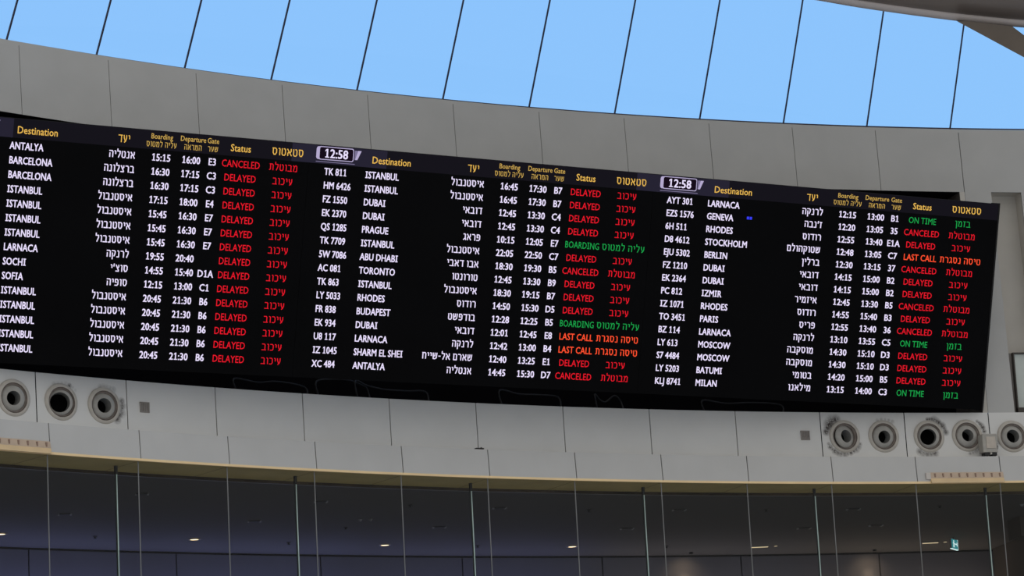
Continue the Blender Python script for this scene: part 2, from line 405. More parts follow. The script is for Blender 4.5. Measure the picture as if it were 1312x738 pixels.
# dark bulkhead at the right end of the gallery
mb = MB()
def wedge(p0, p1, r0, r1, z0, z1, m):
    mb.hexa([cyl(p0, r0, z0), cyl(p1, r0, z0), cyl(p1, r1, z0), cyl(p0, r1, z0), cyl(p0, r0, z1), cyl(p1, r0, z1), cyl(p1, r1, z1), cyl(p0, r1, z1)], m)
R1 = math.radians
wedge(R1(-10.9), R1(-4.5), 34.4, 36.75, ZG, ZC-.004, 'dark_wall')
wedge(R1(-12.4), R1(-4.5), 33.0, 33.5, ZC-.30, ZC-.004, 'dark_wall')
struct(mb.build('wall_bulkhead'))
for nm, p in (('wall_gallery_left', PA), ('wall_gallery_right', PB)):
    mb = MB(); mb.face([cyl(p, R_GL, ZG), cyl(p, R_BW, ZG), cyl(p, R_BW, ZC), cyl(p, R_GL, ZC)], 'gallery_wall'); struct(mb.build(nm))

def slab0(mb, p0, p1, r0, r1, z0, z1, m):
    mb.hexa([cyl(p0, r0, z0), cyl(p1, r0, z0), cyl(p1, r1, z0), cyl(p0, r1, z0), cyl(p0, r0, z1), cyl(p1, r0, z1), cyl(p1, r1, z1), cyl(p0, r1, z1)], m)
# glass front with joint seals, a top channel and fins
mb = MB()
for k in range(K0, K1):
    a, b = phk(k, OFF['S']), phk(k+1, OFF['S'])
    mb.face([cyl(a + GAP, R_GL, S_[1]+.003), cyl(a + GAP, R_GL, ZG), cyl(b - GAP, R_GL, ZG), cyl(b - GAP, R_GL, S_[1]+.003)], 'gallery_glass')
win = struct(mb.build('window_1'))
mb = MB(); band(mb, PA, PB, (R_CH-.02, S_[1]+.003), (R_CH-.02, S_[1]-.034), 'channel', 160); band(mb, PA, PB, (R_CH+.03, S_[1]-.034), (R_CH-.02, S_[1]-.034), 'channel', 160)
struct(mb.build('trim_3'))
for k in range(K0, K1 + 1):
    a = phk(k, OFF['S']); mb = MB(); w = .0055/29.7
    slab0(mb, a-w, a+w, R_GL-.003, R_GL+.006, ZG, S_[1]+.002, 'seal')
    mb.build('joint_seal', win)
for k in range(-4, 10):
    a = math.radians(-39.43 + 4.794 * k); w = .0105/30.1
    mb = MB()
    def fin(r0, r1, w0, w1, z0, z1, m):
        mb.hexa([cyl(a+w0, r0, z0), cyl(a+w1, r0, z0), cyl(a+w1, r1, z0), cyl(a+w0, r1, z0), cyl(a+w0, r0, z1), cyl(a+w1, r0, z1), cyl(a+w1, r1, z1), cyl(a+w0, r1, z1)], m)
    fin(R_FIN, R_FIN+.012, -w*.1, w*.95, ZG, S_[1]-.05, 'fin_core'); fin(R_FIN+.004, R_FIN+.03, -w*.9, -w*.1, ZG, S_[1]-.03, 'fin_edge')
    f = mb.build('glass_fin', win)
    mb = MB(); fin(R_FIN-.01, R_FIN+.03, -w*1.4, w*1.2, S_[1]-.10, S_[1]+.003, 'fixture_dark')
    mb.build('fin_clamp', f)

# ------------------------------------------------------------------ skylight above the wall
SL = 0.60; HT = 5.0
mb = MB()
for k in range(K0, K1):
    a, b = phk(k, OFF['G']), phk(k+1, OFF['G'])
    mb.face([cyl(a, *G_), cyl(b, *G_), cyl(b, G_[0]-SL*HT, G_[1]+HT), cyl(a, G_[0]-SL*HT, G_[1]+HT)], 'skylight_glass')
sky_w = struct(mb.build('window_2'))
for k in range(K0, K1 + 1):
    a = phk(k, OFF['G']); w = .0072/30; mb = MB()
    rings = []
    for r, z in (G_, (G_[0]-SL*HT, G_[1]+HT)):
        rings.append([cyl(a-w, r-.01, z), cyl(a+w, r-.01, z), cyl(a+w, r+.02, z), cyl(a-w, r+.02, z)])
    mb.sweep(rings, 'mullion', True, True); mb.build('glazing_bar', sky_w)
mb = MB(); band(mb, PA, PB, (G_[0]-.012, G_[1]+.018), (G_[0]-.012, G_[1]-.002), 'mullion', 160); mb.build('sill_bar', sky_w)

# roof edge and strut outside, upper right
YB = 38.0
def atY(x, y, Y=YB):
    v = ray(x, y); return EYE + v * (Y / v.y)
edge = [(-700, -640), (-200, -410), (200, -250), (520, -135), (760, -52), (860, -31), (950, -14.5), (1040, -0.5), (1100, 9.8), (1165, 19.2), (1226, 27), (1275, 32.2), (1312, 35.5), (1400, 41), (1520, 45), (1640, 44), (1900, 28), (2300, -25), (2800, -140)]
RB = 0.45
path = []
for x, y in edge:
    p = atY(x, y); path.append(p + UP * RB)
def smooth_path(path, nq=6):
  fine = []
  for j in range(len(path) - 1):
    p0, p1, p2, p3 = path[max(j-1, 0)], path[j], path[j+1], path[min(j+2, len(path)-1)]
    for q in range(nq):
        t = q / nq
        fine.append(0.5 * ((2*p1) + (p2-p0)*t + (2*p0-5*p1+4*p2-p3)*t*t + (3*p1-p0-3*p2+p3)*t**3))
  return fine + [path[-1]]
fine = smooth_path(path)
mb = MB(); mb.tube([p + UP*.055 + FW*.10 for p in fine], RB, 'roof_metal', 40)
eave = struct(mb.build('ceiling_roof_edge', smooth=True))
mb = MB(); mb.tube([p - UP*(RB - .062) - FW*.02 for p in fine], .062, 'roof_rim_light', 20)  # paler tube puts the beam's rim light into shape and colour
mb.build('rim_light_band', eave, smooth=True)
mb = MB(); y0 = 37.72
fr = [(1226, 27.2), (1312, 73.5), (1480, 163), (1480, 148), (1312, 45), (1297, 33.8), (1262, 29.5), (1240, 27.0)]
A = [atY(x, y, y0) for x, y in fr]; B = [atY(x, y, y0 + .7) for x, y in fr]
mb.face(A, 'strut_metal'); mb.face(B[::-1], 'strut_metal')
for j in range(len(A)):
    q = (j+1) % len(A); mb.face([A[j], B[j], B[q], A[q]], 'strut_metal')
o = mb.build('roof_strut', origin=A[0])
tag(o, 'brown metal strut slanting down from the roof edge at upper right', 'strut')

# ------------------------------------------------------------------ glyphs for the display
GL = {}
def raw(s, off):
    c = bpy.data.curves.new('glyph', 'FONT'); c.body = s; c.resolution_u = 2; c.offset = off
    o = bpy.data.objects.new('glyph', c); COL.objects.link(o)
    dg = bpy.context.evaluated_depsgraph_get(); me = o.evaluated_get(dg).to_mesh()
    v = [(p.co.x, p.co.y) for p in me.vertices]; f = [tuple(p.vertices) for p in me.polygons]
    o.evaluated_get(dg).to_mesh_clear(); bpy.data.objects.remove(o); bpy.data.curves.remove(c)
    return v, f
def glyph(ch, off):
    key = (ch, off)
    if key in GL: return GL[key]
    if ch == ' ': g = ([], [], 0.28)
    elif ch == '1':
        e = off * 1.1; a, b = .245 - e, .335 + e
        g = ([(a, 0), (b, 0), (b, .70), (a, .70), (a, .70), (.09, .60), (.09, .50 - e), (a, .585), (.10, 0), (a, 0), (a, .085), (.10, .085), (b, 0), (.48, 0), (.48, .085), (b, .085)], [(0, 1, 2, 3), (4, 5, 6, 7), (8, 9, 10, 11), (12, 13, 14, 15)], .56)
    elif ch == 'I':
        s, t, wd_ = 0.055 + off, 0.075 + off*1.2, 0.17
        def q(x0, y0, x1, y1): return [(x0, y0), (x1, y0), (x1, y1), (x0, y1)]
        v = q(.2-s, 0, .2+s, .69) + q(.2-wd_, 0, .2-s, t) + q(.2+s, 0, .2+wd_, t) + q(.2-wd_, .69-t, .2-s, .69) + q(.2+s, .69-t, .2+wd_, .69)
        g = (v, [tuple(range(4*k, 4*k+4)) for k in range(5)], 0.42)
    else:
        v, f = raw(ch, 0); v2, _ = raw(ch + ch, 0)
        adv = max(p[0] for p in v2) - max(p[0] for p in v)
        n0 = len(v); vv, ff = [], []                # heavier weight: the outline laid down four times, slightly apart
        for q, (ex, ey) in enumerate(((1, 1), (1, -1), (-1, 1), (-1, -1))):
            vv += [(x + ex*off*1.1, y + ey*off*.55) for x, y in v]; ff += [tuple(i + q*n0 for i in t) for t in f]
        g = (vv, ff, adv + .01)
    GL[key] = g
    return g
# Hebrew letters as pen strokes: letter height 1, ascender 1.35, descender -0.35
HS_ = {'א': (.85, '.04 1 .80 0|.70 1 .70 .64 .50 .42|.12 0 .12 .36 .32 .60'), 'ב': (.80, '.05 1 .48 1 .62 .86 .62 0|0 0 .80 0'), 'ג': (.55, '.06 1 .30 1 .40 .9 .40 .34 .52 0|.40 .30 .04 0'),
  'ד': (.78, '0 1 .78 1|.60 1 .60 0'), 'ה': (.80, '.02 1 .58 1 .72 .86 .72 0|.12 .60 .12 0'), 'ו': (.36, '.05 1 .18 1 .28 .9 .28 0'), 'ז': (.46, '.02 1 .44 1|.26 1 .22 0'),
  'ח': (.82, '.12 0 .12 1|.02 1 .58 1 .72 .86 .72 0'), 'ט': (.82, '.10 1 .10 .18 .26 0 .56 0 .72 .18 .72 .82 .58 1 .44 1'), 'י': (.34, '.05 1 .17 1 .26 .9 .26 .54'),
  'כ': (.70, '.05 1 .44 1 .62 .80 .62 .20 .44 0 .05 0'), 'ל': (.68, '.08 1.35 .08 1 .58 1 .58 .62 .30 0'), 'מ': (.88, '.04 1 .24 .74 .08 0|.24 .74 .42 .98 .58 1 .74 .84 .74 0 .40 0'),
  'ם': (.82, '.12 0 .12 1|.02 1 .58 1 .72 .86 .72 0 .12 0'), 'ן': (.36, '.05 1 .18 1 .28 .9 .28 -.35'), 'נ': (.56, '.14 1 .30 1 .42 .88 .42 0 .02 0'),
  'ס': (.86, '.02 1 .58 1 .76 .80 .76 .34 .56 .02 .32 .02 .14 .30 .14 1'), 'ע': (.78, '.10 1 .16 .62 .42 .10|.64 1 .64 .55 .46 .12 .22 -.02'), 'פ': (.78, '.36 .50 .14 .50 .12 1 .50 1 .68 .80 .68 .20 .50 0 .05 0'),
  'צ': (.76, '.08 1 .62 .10|.62 1 .62 .74 .40 .48|.05 0 .64 0'), 'ק': (.78, '.02 1 .54 1 .70 .84 .62 .40 .48 .12|.14 .60 .14 -.38'), 'ר': (.70, '.02 1 .42 1 .60 .80 .60 0'),
  'ש': (.98, '.08 1 .14 .02 .46 0 .78 .18 .86 1|.48 1 .44 .52 .16 .42'), 'ת': (.88, '.08 1 .58 1 .74 .84 .74 0|.22 1 .22 .08 .02 .02'), "'": (.22, '.12 1.15 .08 .80'), '-': (.44, '.04 .5 .40 .5')}
def hglyph(ch, off):
    key = ('h' + ch, off)
    if key in GL: return GL[key]
    w, st = HS_[ch]; hx = .075 + off*1.6; hy = .058 + off*1.3; K = .592
    v, f = [], []
    for part in st.split('|'):
        q = [float(a) for a in part.split()]; P = list(zip(q[::2], q[1::2]))
        for (ax, ay), (bx_, by_) in zip(P, P[1:]):
            dx, dy = bx_-ax, by_-ay; l = math.hypot(dx, dy); dx, dy = dx/l, dy/l
            nx, ny = -dy*hx, dx*hy; ex, ey = dx*hx*.55, dy*hy*.8; i = len(v)
            v += [((x + .14)*K, y*K) for x, y in ((ax-ex+nx, ay-ey+ny), (ax-ex-nx, ay-ey-ny), (bx_+ex-nx, by_+ey-ny), (bx_+ex+nx, by_+ey+ny))]; f.append((i, i+1, i+2, i+3))
    GL[key] = (v, f, (w + .24)*K)
    return GL[key]
HEB = lambda s: any('\u0590' <= c <= '\u05ff' for c in s)
def pick(s): return hglyph if HEB(s) else glyph
def width(s, off): return sum((pick(s) if c != ' ' else glyph)(c, off)[2] for c in s)

# ------------------------------------------------------------------ departure board
BP0 = Vector((-6.187105678029893, 34.61399979554241, 9.738733551392674 + CZ))
DX = Vector((0.8694, 0.4942, 0)).normalized(); UY = Vector((0.131, -0.2304, 0.9642)); UY = (UY - DX * UY.dot(DX)).normalized()
NB = DX.cross(UY).normalized()                    # out of the screen, towards the hall
BH, BW = 2.81996, 14.80085
TH = 0.16
def bp(x, y, d=0.0): return BP0 + DX * x - UY * y + NB * d       # x along, y down, d out of the screen
root = thing('departure_board', 'long black departures board of three LED columns listing flights and their status', 'departures board', bp(BW/2, BH, -TH/2))
ST = [0.0, 4.43, 9.30, BW]
SCALE = [1.0, 1.074, 1.18]
COLS = [dict(de=.651, he=2.195, bo=2.521, dp=2.902, ga=3.175, st=3.545, hs=4.101, D=.726, Y=2.041, B=2.514, P=2.913, G=3.17, S=3.531, HS=4.144, ck=-.13),
        dict(fl=4.645, de=5.197, he=6.843, bo=7.199, dp=7.610, ga=7.901, st=8.306, hs=8.912, D=5.273, Y=6.676, B=7.185, P=7.624, G=7.903, S=8.293, HS=8.964, ck=4.522),
        dict(fl=9.515, de=10.131, he=11.935, bo=12.327, dp=12.782, ga=13.099, st=13.551, hs=14.222, D=10.214, Y=11.746, B=12.313, P=12.786, G=13.102, S=13.532, HS=14.271, ck=9.397)]
BOLD, REG = 0.022, 0.010
# x-condensing of each style, from the width of one known word (metres on the first column)
CAP = 0.120
def fac(s, w, size, off): return w / (width(s, off) * size)
KX = dict(white=fac('BARCELONA', .528, CAP, BOLD), time=fac('15:15', .244, CAP, BOLD), stat=fac('DELAYED', .418, CAP, REG), heb=fac('הנולצרב', .385, .128, BOLD),
          hebs=fac('בוכיע', .275, .128, REG), fl=fac('TK 811', .283, CAP, BOLD), head=fac('Destination', .50, .122, REG), hhead=fac('דעי', .148, .15, REG),
          small=fac('Boarding', .280, .088, REG), hsmall=fac('סוטמל הילע', .39, .092, REG), clock=fac('12:58', .30, .15, BOLD), hcombo=fac('סוטמל הילע', .60, .128, REG), hcombo2=fac('תרגסנ הסיט', .59, .128, REG),
          lc=fac('LAST CALL', .460, CAP, REG), bd=fac('BOARDING', .472, CAP, REG), ot=fac('ON TIME', .388, CAP, REG))
def put(mb, s, x, yc, size, kx, m, off, align='L', cap=0.69):
    """write s on the screen; x in metres along the board, yc the row centre in metres below the top edge"""
    if HEB(s): s = s[::-1]; cap = 0.592
    wd_ = width(s, off) * size * kx
    if align == 'C': x -= wd_ / 2
    elif align == 'R': x -= wd_
    k = mb.mi(m); fn = pick(s)
    for ch in s:
        v, f, adv = (fn if ch != ' ' else glyph)(ch, off); i = len(mb.v)
        mb.v += [bp(x + px*size*kx, yc - (py - cap/2)*size, 0.004) for px, py in v]
        for q in f: mb.f.append(tuple(i + a for a in q)); mb.m.append(k)
        x += adv * size * kx
IS, DU = ('ISTANBUL', 'איסטנבול'), ('DUBAI', 'דובאי')
T1 = [('', *d, *r) for d, r in (
    (('ANTALYA', 'אנטליה'), ('15:15', '16:00', 'E3', 'C')), (('BARCELONA', 'ברצלונה'), ('16:30', '17:15', 'C3', 'D')), (('BARCELONA', 'ברצלונה'), ('16:30', '17:15', 'C3', 'D')),
    (IS, ('17:15', '18:00', 'E4', 'D')), (IS, ('15:45', '16:30', 'E7', 'D')), (IS, ('15:45', '16:30', 'E7', 'D')), (IS, ('15:45', '16:30', 'E7', 'D')),
    (('LARNACA', 'לרנקה'), ('19:55', '20:40', '', 'D')), (('SOCHI', "סוצ'י"), ('14:55', '15:40', 'D1A', 'D')), (('SOFIA', 'סופיה'), ('12:15', '13:00', 'C1', 'D')),
    *[(IS, ('20:45', '21:30', 'B6', 'D'))] * 5)]
T2 = [('TK 811', *IS, '16:45', '17:30', 'B7', 'D'), ('HM 6426', *IS, '16:45', '17:30', 'B7', 'D'), ('FZ 1550', *DU, '12:45', '13:30', 'C4', 'D'), ('EK 2370', *DU, '12:45', '13:30', 'C4', 'D'),
      ('QS 1285', 'PRAGUE', 'פראג', '10:15', '12:05', 'E7', 'B'), ('TK 7709', *IS, '22:05', '22:50', 'C7', 'D'), ('5W 7086', 'ABU DHABI', 'אבו דאבי', '18:30', '19:30', 'B5', 'C'),
      ('AC 081', 'TORONTO', 'טורונטו', '12:45', '13:30', 'B9', 'D'), ('TK 863', *IS, '18:30', '19:15', 'B7', 'D'), ('LY 5033', 'RHODES', 'רודוס', '14:50', '15:30', 'D5', 'D'),
      ('FR 838', 'BUDAPEST', 'בודפשט', '12:28', '12:25', 'B5', 'B'), ('EK 934', *DU, '12:01', '12:45', 'E8', 'L'), ('U8 117', 'LARNACA', 'לרנקה', '12:42', '13:00', 'B4', 'L'),
      ('IZ 1045', 'SHARM EL SHEI', 'שארם אל-שייח', '12:40', '13:25', 'E1', 'D'), ('XC 484', 'ANTALYA', 'אנטליה', '14:45', '15:30', 'D7', 'C')]
T3 = [('AYT 301', 'LARNACA', 'לרנקה', '12:15', '13:00', 'B1', 'O'), ('EZS 1576', 'GENEVA', "ז'נבה", '12:20', '13:05', '35', 'C'), ('6H 511', 'RHODES', 'רודוס', '12:55', '13:40', 'E1A', 'D'),
      ('D8 4612', 'STOCKHOLM', 'שטוקהולם', '12:48', '13:05', 'C7', 'L'), ('EJU 5302', 'BERLIN', 'ברלין', '12:30', '13:15', '37', 'C'), ('FZ 1210', *DU, '14:15', '15:00', 'B2', 'D'),
      ('EK 2364', *DU, '14:15', '15:00', 'B2', 'D'), ('PC 812', 'IZMIR', 'איזמיר', '12:45', '13:30', 'B5', 'C'), ('IZ 1071', 'RHODES', 'רודוס', '14:55', '15:40', 'B3', 'D'),
      ('TO 3451', 'PARIS', 'פריס', '12:55', '13:40', '36', 'C'), ('BZ 114', 'LARNACA', 'לרנקה', '13:10', '13:55', 'C5', 'O'), ('LY 613', 'MOSCOW', 'מוסקבה', '14:30', '15:10', 'D3', 'D'),
      ('S7 4484', 'MOSCOW', 'מוסקבה', '14:30', '15:10', 'D3', 'D'), ('LY 5203', 'BATUMI', 'בטומי', '14:20', '15:00', 'B5', 'D'), ('KLJ 8741', 'MILAN', 'מילאנו', '13:15', '14:00', 'C3', 'O')]
STAT = dict(D=('DELAYED', 'עיכוב', 'led_red', 'stat', 'hebs'), C=('CANCELED', 'מבוטלת', 'led_red', 'stat', 'hebs'), B=('BOARDING', 'עליה למטוס', 'led_green', 'bd', 'hcombo'),
            L=('LAST CALL', 'טיסה נסגרת', 'led_orange', 'lc', 'hcombo2'), O=('ON TIME', 'בזמן', 'led_green', 'ot', 'hebs'))
WORDS = dict(D='delayed in red', C='canceled in red', B='boarding in green', L='last call in orange', O='on time in green')
Y1, DYR = 0.1120 * BH, (0.9365 - 0.1120) * BH / 14
ROWX = 0.030
for b, rows in enumerate((T1, T2, T3)):
    c, k = COLS[b], SCALE[b]
    x0, x1 = ST[b], ST[b+1]
    mb = MB(); g = .002
    mb.box(bp((x0+x1)/2, BH/2, -TH/2), DX*((x1-x0)/2-g), UY*(BH/2), NB*(TH/2), 'board_body')
    mb.build('cabinet', root)
    def surf(y0, y1, m, nm):
        q = MB(); q.box(bp((x0+x1)/2, (y0+y1)/2, .0006), DX*((x1-x0)/2-g), UY*((y1-y0)/2), NB*.0006, m); return q.build(nm, root)
    # header strip
    HB = 0.080*BH
    mod = surf(0.006, HB, 'led_header', 'header_bar')
    ck = c['ck']
    def txt(nm, par, *a, label=None):
        q = MB(); put(q, *a); o = q.build(nm, par)
        if label: o['label'] = label
    KH, KHH, KS, KHS = KX['head']*k, KX['hhead']*k, KX['small']*k, KX['hsmall']*k
    for nm, a in (('heading', ('Destination', c['D'], .0465*BH, .122, KH, 'led_yellow', REG, 'L')), ('hebrew_heading', ('יעד', c['Y'], .0465*BH, .132, KHH*1.2, 'led_yellow', REG, 'C')),
                  ('heading', ('Boarding', c['B'], .0245*BH, .088, KS, 'led_yellow_dim', REG, 'C')), ('hebrew_heading', ('עליה למטוס', c['B'], .0585*BH, .092, KHS, 'led_yellow_dim', REG, 'C')),
                  ('heading', ('Departure', c['P'], .0240*BH, .088, KS, 'led_yellow_dim', REG, 'C')), ('hebrew_heading', ('המראה', c['P'], .0590*BH, .092, KHS, 'led_yellow_dim', REG, 'C')),
                  ('heading', ('Gate', c['G'], .0240*BH, .088, KS, 'led_yellow_dim', REG, 'C')), ('hebrew_heading', ('שער', c['G'], .0590*BH, .092, KHS, 'led_yellow_dim', REG, 'C')),
                  ('heading', ('Status', c['S'], .0450*BH, .122, KH*1.03, 'led_yellow', REG, 'C')), ('hebrew_heading', ('סטאטוס', c['HS'], .0450*BH, .130, KHH*1.44, 'led_yellow', REG, 'C'))):
        txt(nm, mod, *a)
    if b:                                          # clock window at the head of the second and third column
        mb = MB(); cw = .44*k; cx0, cx1, cy0, cy1 = ck + .03, ck + .03 + cw, .006*BH, .0635*BH
        mb.face([bp(ck-.30*k, HB, .002), bp(cx1+.42*k, HB, .002), bp(cx1+.42*k, .008, .002), bp(ck-.30*k, .008, .002)], 'led_header_glow')
        def rr(x0, y0, x1, y1, r, d, m, nn=5):
            pts = []
            for (qx, qy, a0) in ((x1-r, y0+r, -90), (x1-r, y1-r, 0), (x0+r, y1-r, 90), (x0+r, y0+r, 180)):
                for q in range(nn + 1):
                    a = math.radians(a0 + 90*q/nn); pts.append(bp(qx + r*math.cos(a), qy + r*math.sin(a), d))
            mb.face(pts[::-1], m)
        rr(cx0-.028*k, cy0+.004, cx0+.08, cy1-.004, .03, .0026, 'led_lavender')
        rr(cx0, cy0, cx1, cy1, .028, .0032, 'led_lavender'); rr(cx0+.014, cy0+.010, cx1-.011, cy1-.010, .022, .0038, 'led_clock_black')
        mb.face([bp(cx1+.012, cy1-.03, .003), bp(cx1+.05, cy1-.03, .003), bp(cx1+.10, cy0+.02, .003), bp(cx1+.012, cy0+.02, .003)], 'led_lavender_dim')
        mb.face([bp(cx1+.02, cy1-.03, .0034), bp(cx1+.05, cy1-.03, .0034), bp(cx1+.10, cy0+.02, .0034), bp(cx1+.055, cy0+.02, .0034)], 'led_lavender')
        mb.face([bp(cx0-.03, .0735*BH, .003), bp(cx1+.02, .0735*BH, .003), bp(cx1+.02, .0705*BH, .003), bp(cx0-.03, .0705*BH, .003)], 'led_lavender_dim')
        put(mb, '12:58', (cx0+cx1)/2, (cy0+cy1)/2, .150, KX['clock']*k, 'led_white', BOLD, 'C')
        mb.build('clock_display', mod)['label'] = 'lavender outlined clock reading 12:58'
    else:                                          # tail of the first clock, at the edge of the picture
        mb = MB(); mb.face([bp(.43, .055*BH, .003), bp(.47, .055*BH, .003), bp(.515, .013*BH, .003), bp(.455, .013*BH, .003)], 'led_lavender')
        mb.face([bp(x0+g, HB, .002), bp(.68, HB, .002), bp(.68, .008, .002), bp(x0+g, .008, .002)], 'led_header_glow'); mb.build('clock_display', mod)
    for r, (fl, de, he, bo, dp, ga, s) in enumerate(rows):
        y = Y1 + DYR*r; dx = ROWX * r / 14
        row = surf(HB if r == 0 else y - DYR/2, y + DYR/2 if r < 14 else BH, 'board_black', 'flight_row')
        row['label'] = ('row ' + (fl + ' ' if fl else '') + de.title() + ' ' + bo + ' ' + WORDS[s])
        if fl: txt('flight_number', row, fl, c['fl']+dx, y, CAP, KX['fl']*k, 'led_white', BOLD)
        txt('destination', row, de, c['de']+dx, y, CAP, KX['white']*k, 'led_white', BOLD)
        txt('hebrew_destination', row, he, c['he']+dx, y, .118, KX['heb']*k*1.085, 'led_white', BOLD, 'R')
        txt('boarding_time', row, bo, c['bo']+dx, y, CAP, KX['time']*k, 'led_white', BOLD, 'C')
        txt('departure_time', row, dp, c['dp']+dx, y, CAP, KX['time']*k, 'led_white', BOLD, 'C')
        if ga: txt('gate', row, ga, c['ga']+dx, y, CAP, KX['time']*k, 'led_white', BOLD, 'C')
        en, hb, m, ke, kh = STAT[s]; wt = .006 if m != 'led_orange' else .014
        txt('status', row, en, c['st']+dx, y, CAP, KX[ke]*k, m, wt, 'C', label='status text ' + WORDS[s])
        txt('hebrew_status', row, hb, c['hs']+dx, y, .118, KX[kh]*k*1.085, m, wt, 'C', label='Hebrew status text ' + WORDS[s])
        if b == 2 and r == 1: geneva = row
    if b == 2:
        q = ray(960, 279.5); t = (BP0 - EYE).dot(NB) / q.dot(NB); p = EYE + q*t - BP0; px, py = p.dot(DX), -p.dot(UY)
        mb = MB()
        for s_ in (-.022, .022): mb.face([bp(px+s_-.018, py+.018, .004), bp(px+s_+.018, py+.018, .004), bp(px+s_+.018, py-.018, .004), bp(px+s_-.018, py-.018, .004)], 'led_blue')
        mb.build('stuck_pixels', geneva)['label'] = 'two blue stuck pixels beside Geneva'
mb = MB()
mb.box(bp(BW+.012, BH/2, -TH/2), DX*.012, UY*(BH/2+.01), NB*(TH/2+.006), 'board_body'); mb.build('end_cap', root); mb = MB(); mb.box(bp(-.012, BH/2, -TH/2), DX*.012, UY*(BH/2+.01), NB*(TH/2+.006), 'board_body')
mb.build('end_cap', root)
for x in (1.6, 4.6, 7.6, 10.4, 13.2):
    for y in (.35, 2.4):
        p = bp(x, y, -TH); ph, r, z = phir(p); e = cyl(ph, 30.0 + DR - .01, z); mb = MB(); mb.tube([p, e], .03, 'fixture_dark', 8); mb.build('mounting_arm', root)

# loose cables in the dark gap under the board
for j, pts in enumerate((((405, 489), (425, 486), (446, 487), (462, 493), (470, 498)), ((455, 488), (470, 494), (492, 499), (520, 501), (545, 502)), ((640, 500), (665, 505), (690, 506), (715, 509)),
                         ((762, 505), (768, 512), (776, 515), (787, 507), (795, 514)), ((300, 485), (330, 490), (356, 489), (390, 496)), ((900, 513), (930, 517), (965, 516), (1000, 519)))):
    mb = MB(); P = [at_cyl(x, y, 30.25 + .02*q) for q, (x, y) in enumerate(pts)]
    # rest the ends on the sill of the opening
    P = [cyl(phir(P[0])[0], 30.2, L_[1]+.014)] + P + [cyl(phir(P[-1])[0], 30.25, L_[1]+.014)]
    mb.tube(smooth_path(P, 5), .012, 'cable', 6); o = mb.build('cable', smooth=True, origin=P[0])
    tag(o, ['dark loose cable looping under the clock of the middle column', 'dark loose cable lying under Sharm el Sheikh row', 'dark loose cable under the middle boarding times', 'dark kinked cable under the middle Hebrew status column',
            'dark loose cable under the left status columns', 'dark loose cable under Milan at right'][j], 'cable', 'loose cables under the board')

# ------------------------------------------------------------------ air nozzles in the middle row
def slope_normal(phi): 
    n = Vector((-math.sin(phi), -math.cos(phi), 0.0)); return n
NOZ = [(17, 510, -3, 1, .074, 'round air nozzle at far left, aimed straight, left of the first panel joint'),
       (78, 515.5, -7, 1, .104, 'round air nozzle turned left with a big dark mouth, middle of the left three'),
       (133, 520, -2, 0, .078, 'round air nozzle with brown stain on its right rim, left of the small square grille'),
       (1082, 559.5, 4, -1, .076, 'round air nozzle with black soot at its upper left rim'),
       (1132, 559.5, 0, 2, .076, 'clean round air nozzle, second from the left of the right five'),
       (1190, 559.5, -5, 2, .096, 'round air nozzle turned left with a soot streak over its upper right rim'),
       (1239, 558.5, 0, -1, .074, 'round air nozzle just left of the beige box'),
       (1297, 559.5, 0, -1, .080, 'round air nozzle just right of the beige box')]
for x, y, ox, oy, hole, lab in NOZ:
    P = at_cone(x, y, L_, M_); ph, r, z = phir(P); n = slope_normal(ph); tx = Vector((math.cos(ph), -math.sin(ph), 0)); tz = Vector((0, 0, 1))
    t = thing('air_nozzle', lab, 'air nozzle', P, 'air nozzles in the cladding')
    mb = MB(); mb.lathe(P, n, [(0.223, -0.010), (0.223, 0.012), (0.217, 0.020), (0.188, 0.026), (0.180, 0.024)], 'flange'); mb.build('flange', t, smooth=True)
    mb = MB(); mb.lathe(P, n, [(0.180, 0.024), (0.173, 0.006), (0.166, -0.004), (0.171, 0.010), (0.164, 0.014), (0.155, 0.000), (0.148, -0.030)], 'nozzle_rim'); mb.build('seat_ring', t, smooth=True)
    aim = (n + tx * (ox/118/.11) * .8 + tz * (-oy/118/.11) * .8).normalized()
    c = P - n * .035
    mb = MB(); hole *= 1.14; a0 = math.asin(hole / .155)
    mb.lathe(c, aim, [(.155*math.sin(a0 + (1.75-a0)*q/12), .02 + .05*math.cos(a0 + (1.75-a0)*q/12)) for q in range(13)], 'nozzle'); ball = mb.build('swivel_nozzle', t, smooth=True)
    h0 = .02 + .05*math.cos(a0)
    mb = MB(); mb.lathe(c, aim, [(hole, h0), (hole*.97, h0-.02), (hole*.95, h0-.15)], 'duct_wall'); mb.lathe(c, aim, [(hole*.95, h0-.15), (hole*.95, h0-.26), (0, h0-.26)], 'duct'); mb.build('mouth', ball, smooth=True)
# a pocket of dark behind each nozzle is closed by the cladding; grilles
for x, y, lab in ((185, 522, 'small square grille on the cladding, right of the left nozzles'), (1031.5, 558, 'small square grille on the cladding, left of the right nozzles')):
    P = at_cone(x, y, L_, M_); ph, r, z = phir(P); n = slope_normal(ph); tx = Vector((math.cos(ph), -math.sin(ph), 0)); tz = Vector((0, 0, 1))
    t = thing('vent_grille', lab, 'grille', P, 'small square grilles'); h = .058
    mb = MB()
    for a, b, ex, ez in ((0, h, h+.006, .006), (0, -h, h+.006, .006), (h, 0, .006, h), (-h, 0, .006, h)): mb.box(P + tx*a + tz*b + n*.006, tx*ex, n*.01, tz*ez, 'grille')
    mb.build('frame', t)
    mb = MB(); mb.box(P - n*.002, tx*h, n*.004, tz*h, 'grille_dark'); mb.build('backing', t)
    for q in range(7): mb = MB(); mb.box(P + tx*(-h + (q+.5)*2*h/7) + n*.006, tx*.0055, n*.005, tz*h, 'grille'); mb.build('slat', t)

